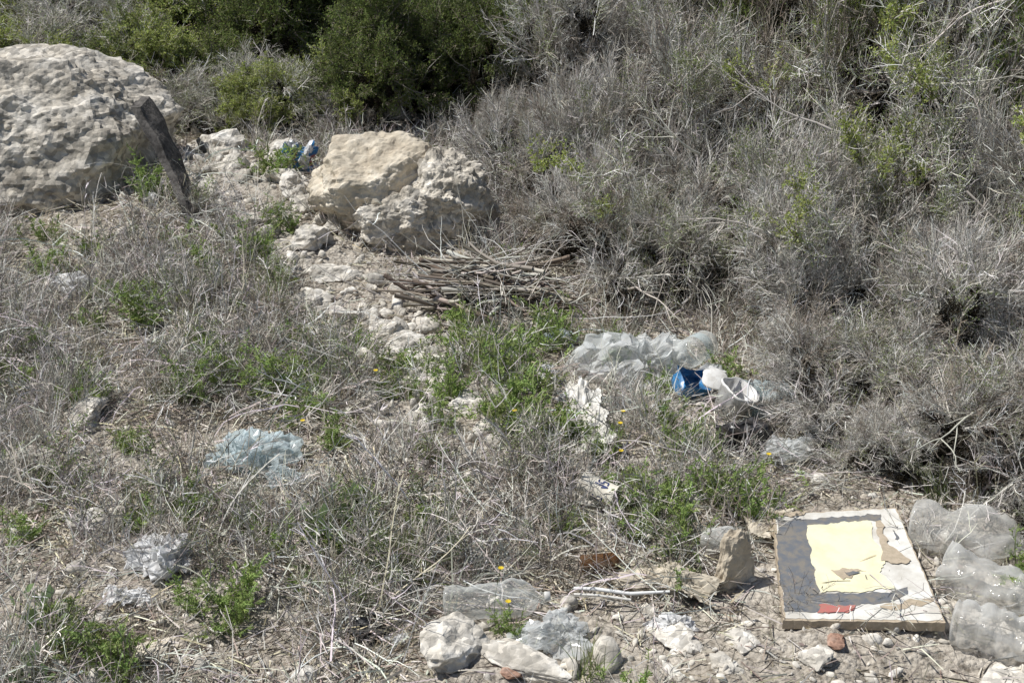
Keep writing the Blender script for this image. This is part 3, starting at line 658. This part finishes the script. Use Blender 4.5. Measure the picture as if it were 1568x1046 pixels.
def sheet(name, loc, sx, sy, rot, mat, seed, curl=.02):
    bm = bmesh.new(); bmesh.ops.create_grid(bm, x_segments=24, y_segments=24, size=.5); off = V((seed*4.7, seed, 0))
    dl = [v for v in bm.verts if max(abs(v.co.x), abs(v.co.y)) > .36+.2*noise.noise(v.co*4+off)+.1]
    bmesh.ops.delete(bm, geom=dl, context='VERTS')
    for v in bm.verts:
        p = v.co.copy(); v.co = V((p.x*sx+.01*noise.noise(p*6+off), p.y*sy+.01*noise.noise(p*6-off), curl*(1.5*noise.noise(p*2.5+off)+abs(noise.noise(p*7+off)))))
    me = bpy.data.meshes.new(name); bm.to_mesh(me); bm.free(); me.materials.append(mat); o = add_obj(name, me, None, loc); o.rotation_euler = rot; return o
sheet('torn_paper', on(.33, 5.5, .08), .17, .38, (.25, 0, .1), M_paper, 1, .03)
sheet('torn_paper', on(.36, 5.22, .07), .15, .22, (.2, .1, -.2), M_paper, 2, .03)
sheet('cardboard_scrap', on(.62, 4.25, .06), .28, .15, (.25, .1, -.4), M_card, 3, .03)
sheet('torn_paper', on(-1.4, 4.18, .03), .1, .1, (.1, .1, .4), M_bagw, 4, .02)
sheet('cardboard_scrap', on(.98, 4.62, .05), .2, .2, (.1, 0, .2), M_card, 5, .02)
mb = MB()
s = [V(on(.22, 4.235, .06)), V(on(.3, 4.215, .07)), V(on(.42, 4.2, .06)), V(on(.56, 4.2, .065))]
mb.tube(s, [.006, .007, .007, .005], (.75, .75, .73), 0, 6); mb.tube([p+V((0, -.03, -.005)) for p in s[:3]], [.005]*3, (.65, .63, .58), 0, 6)
add_obj('white_plastic_strip', mb.mesh('strip', PM))

# ------------------------------------------------------------------ discarded printed chipboard panel
board = empty('discarded_chipboard_panel', (1.2, 4.33, 0))
C = [V((.995, 4.64, .11)), V((1.475, 4.68, .115)), V((1.475, 3.98, .09)), V((.925, 4.0, .085))]
def bl(a, b, dz=0.0):
    p = C[0].lerp(C[1], a).lerp(C[3].lerp(C[2], a), b); return V((p.x-1.2, p.y-4.33, p.z+dz))
def layer(name, outline, z, mat, th=.0015, jitamp=.012, seed=1):
    pts = []; k = len(outline)
    for i in range(k):
        (a0, b0), (a1, b1) = outline[i], outline[(i+1) % k]; n = max(1, int(math.hypot(a1-a0, b1-b0)/.02))
        for j in range(n):
            t = j/n; a = a0+(a1-a0)*t; b = b0+(b1-b0)*t
            a += jitamp*(noise.noise(V((a*14, b*14, seed)))+.5*noise.noise(V((a*40, b*40, seed)))); b += jitamp*(noise.noise(V((a*14, b*14, seed+9)))+.5*noise.noise(V((a*40, b*40, seed+3))))
            pts.append((a, b))
    bm = bmesh.new(); f = bm.faces.new([bm.verts.new(bl(a, b, z)) for a, b in pts])
    r = bmesh.ops.extrude_face_region(bm, geom=[f])
    for g in r['geom']:
        if isinstance(g, bmesh.types.BMVert): g.co.z += th
    bmesh.ops.recalc_face_normals(bm, faces=bm.faces)
    me = bpy.data.meshes.new(name); bm.to_mesh(me); bm.free(); me.materials.append(mat); return add_obj(name, me, board)
layer('core', [(0, 0), (1, 0), (1, 1), (0, 1)], -.035, M_chip, .035, .012)
layer('cream_face', [(.02, .01), (.99, .01), (.99, .985), (.02, .985)], .0006, M_paper, .001, .01, 2)
layer('gray_border', [(.03, .08), (.85, .06), (.84, .12), (.26, .14), (.25, .76), (.72, .77), (.85, .72), (.84, .78), (.62, .86), (.40, .88), (.3, .93), (.02, .93), (.0, .5)], .0022, M_grayp, .001, .02, 3)
layer('yellow_face', [(.25, .14), (.76, .12), (.72, .3), (.78, .45), (.70, .6), (.76, .73), (.6, .76), (.25, .76)], .0040, M_yell, .001, .022, 4)
layer('red_print', [(.24, .88), (.48, .87), (.45, .92), (.22, .94)], .0042, M_red, .001, .03, 5)
layer('bare_chipboard', [(.77, .14), (.84, .13), (.81, .35), (.95, .5), (.84, .54), (.74, .5), (.78, .3)], .0058, M_chip, .001, .03, 6)
layer('torn_hole', [(.38, .56), (.5, .55), (.6, .6), (.5, .63), (.42, .66)], .0062, M_chip, .001, .04, 7)
layer('torn_hole_2', [(.44, .58), (.54, .6), (.47, .62)], .0082, M_grayp, .001, .03, 8)
layer('torn_edge', [(.03, .0), (.3, .0), (.2, .03), (.06, .05)], .0042, M_chip, .001, .03, 9)
layer('bare_corner', [(.62, .88), (.98, .80), (.98, .84), (.7, .92)], .0024, M_chip, .001, .03, 10)
layer('dirt_patch', [(.90, .2), (.93, .3), (.91, .35), (.915, .25)], .0024, M_grayp, .001, .04, 11)

# ------------------------------------------------------------------ light, world, camera
S = V((-.52, .05, .85)).normalized()
sun = bpy.data.lights.new('sun', 'SUN'); sun.energy = 5.0; sun.angle = math.radians(.5); sun.color = (1, .98, .945)
so = bpy.data.objects.new('sun', sun); scene.collection.objects.link(so); so.rotation_mode = 'QUATERNION'; so.rotation_quaternion = S.to_track_quat('Z', 'Y'); so.location = (0, 0, 20)
w = bpy.data.worlds.new('World'); scene.world = w; w.use_nodes = True; nt = w.node_tree; bg = nt.nodes['Background']
sky = nt.nodes.new('ShaderNodeTexSky'); sky.sky_type = 'NISHITA'; sky.sun_disc = False
sky.sun_elevation = math.asin(S.z); sky.sun_rotation = math.atan2(S.x, S.y)
nt.links.new(sky.outputs[0], bg.inputs[0]); bg.inputs[1].default_value = .075
cam = bpy.data.cameras.new('camera'); cam.lens = 50; cam.sensor_width = 36; cam.clip_end = 1000
co = bpy.data.objects.new('camera', cam); scene.collection.objects.link(co); co.location = (0, 0, 3.0); co.rotation_euler = (math.radians(65), 0, 0)
scene.camera = co
scene.view_settings.view_transform = 'Standard'; scene.view_settings.look = 'None'; scene.view_settings.exposure = 0
print('brush', nb)
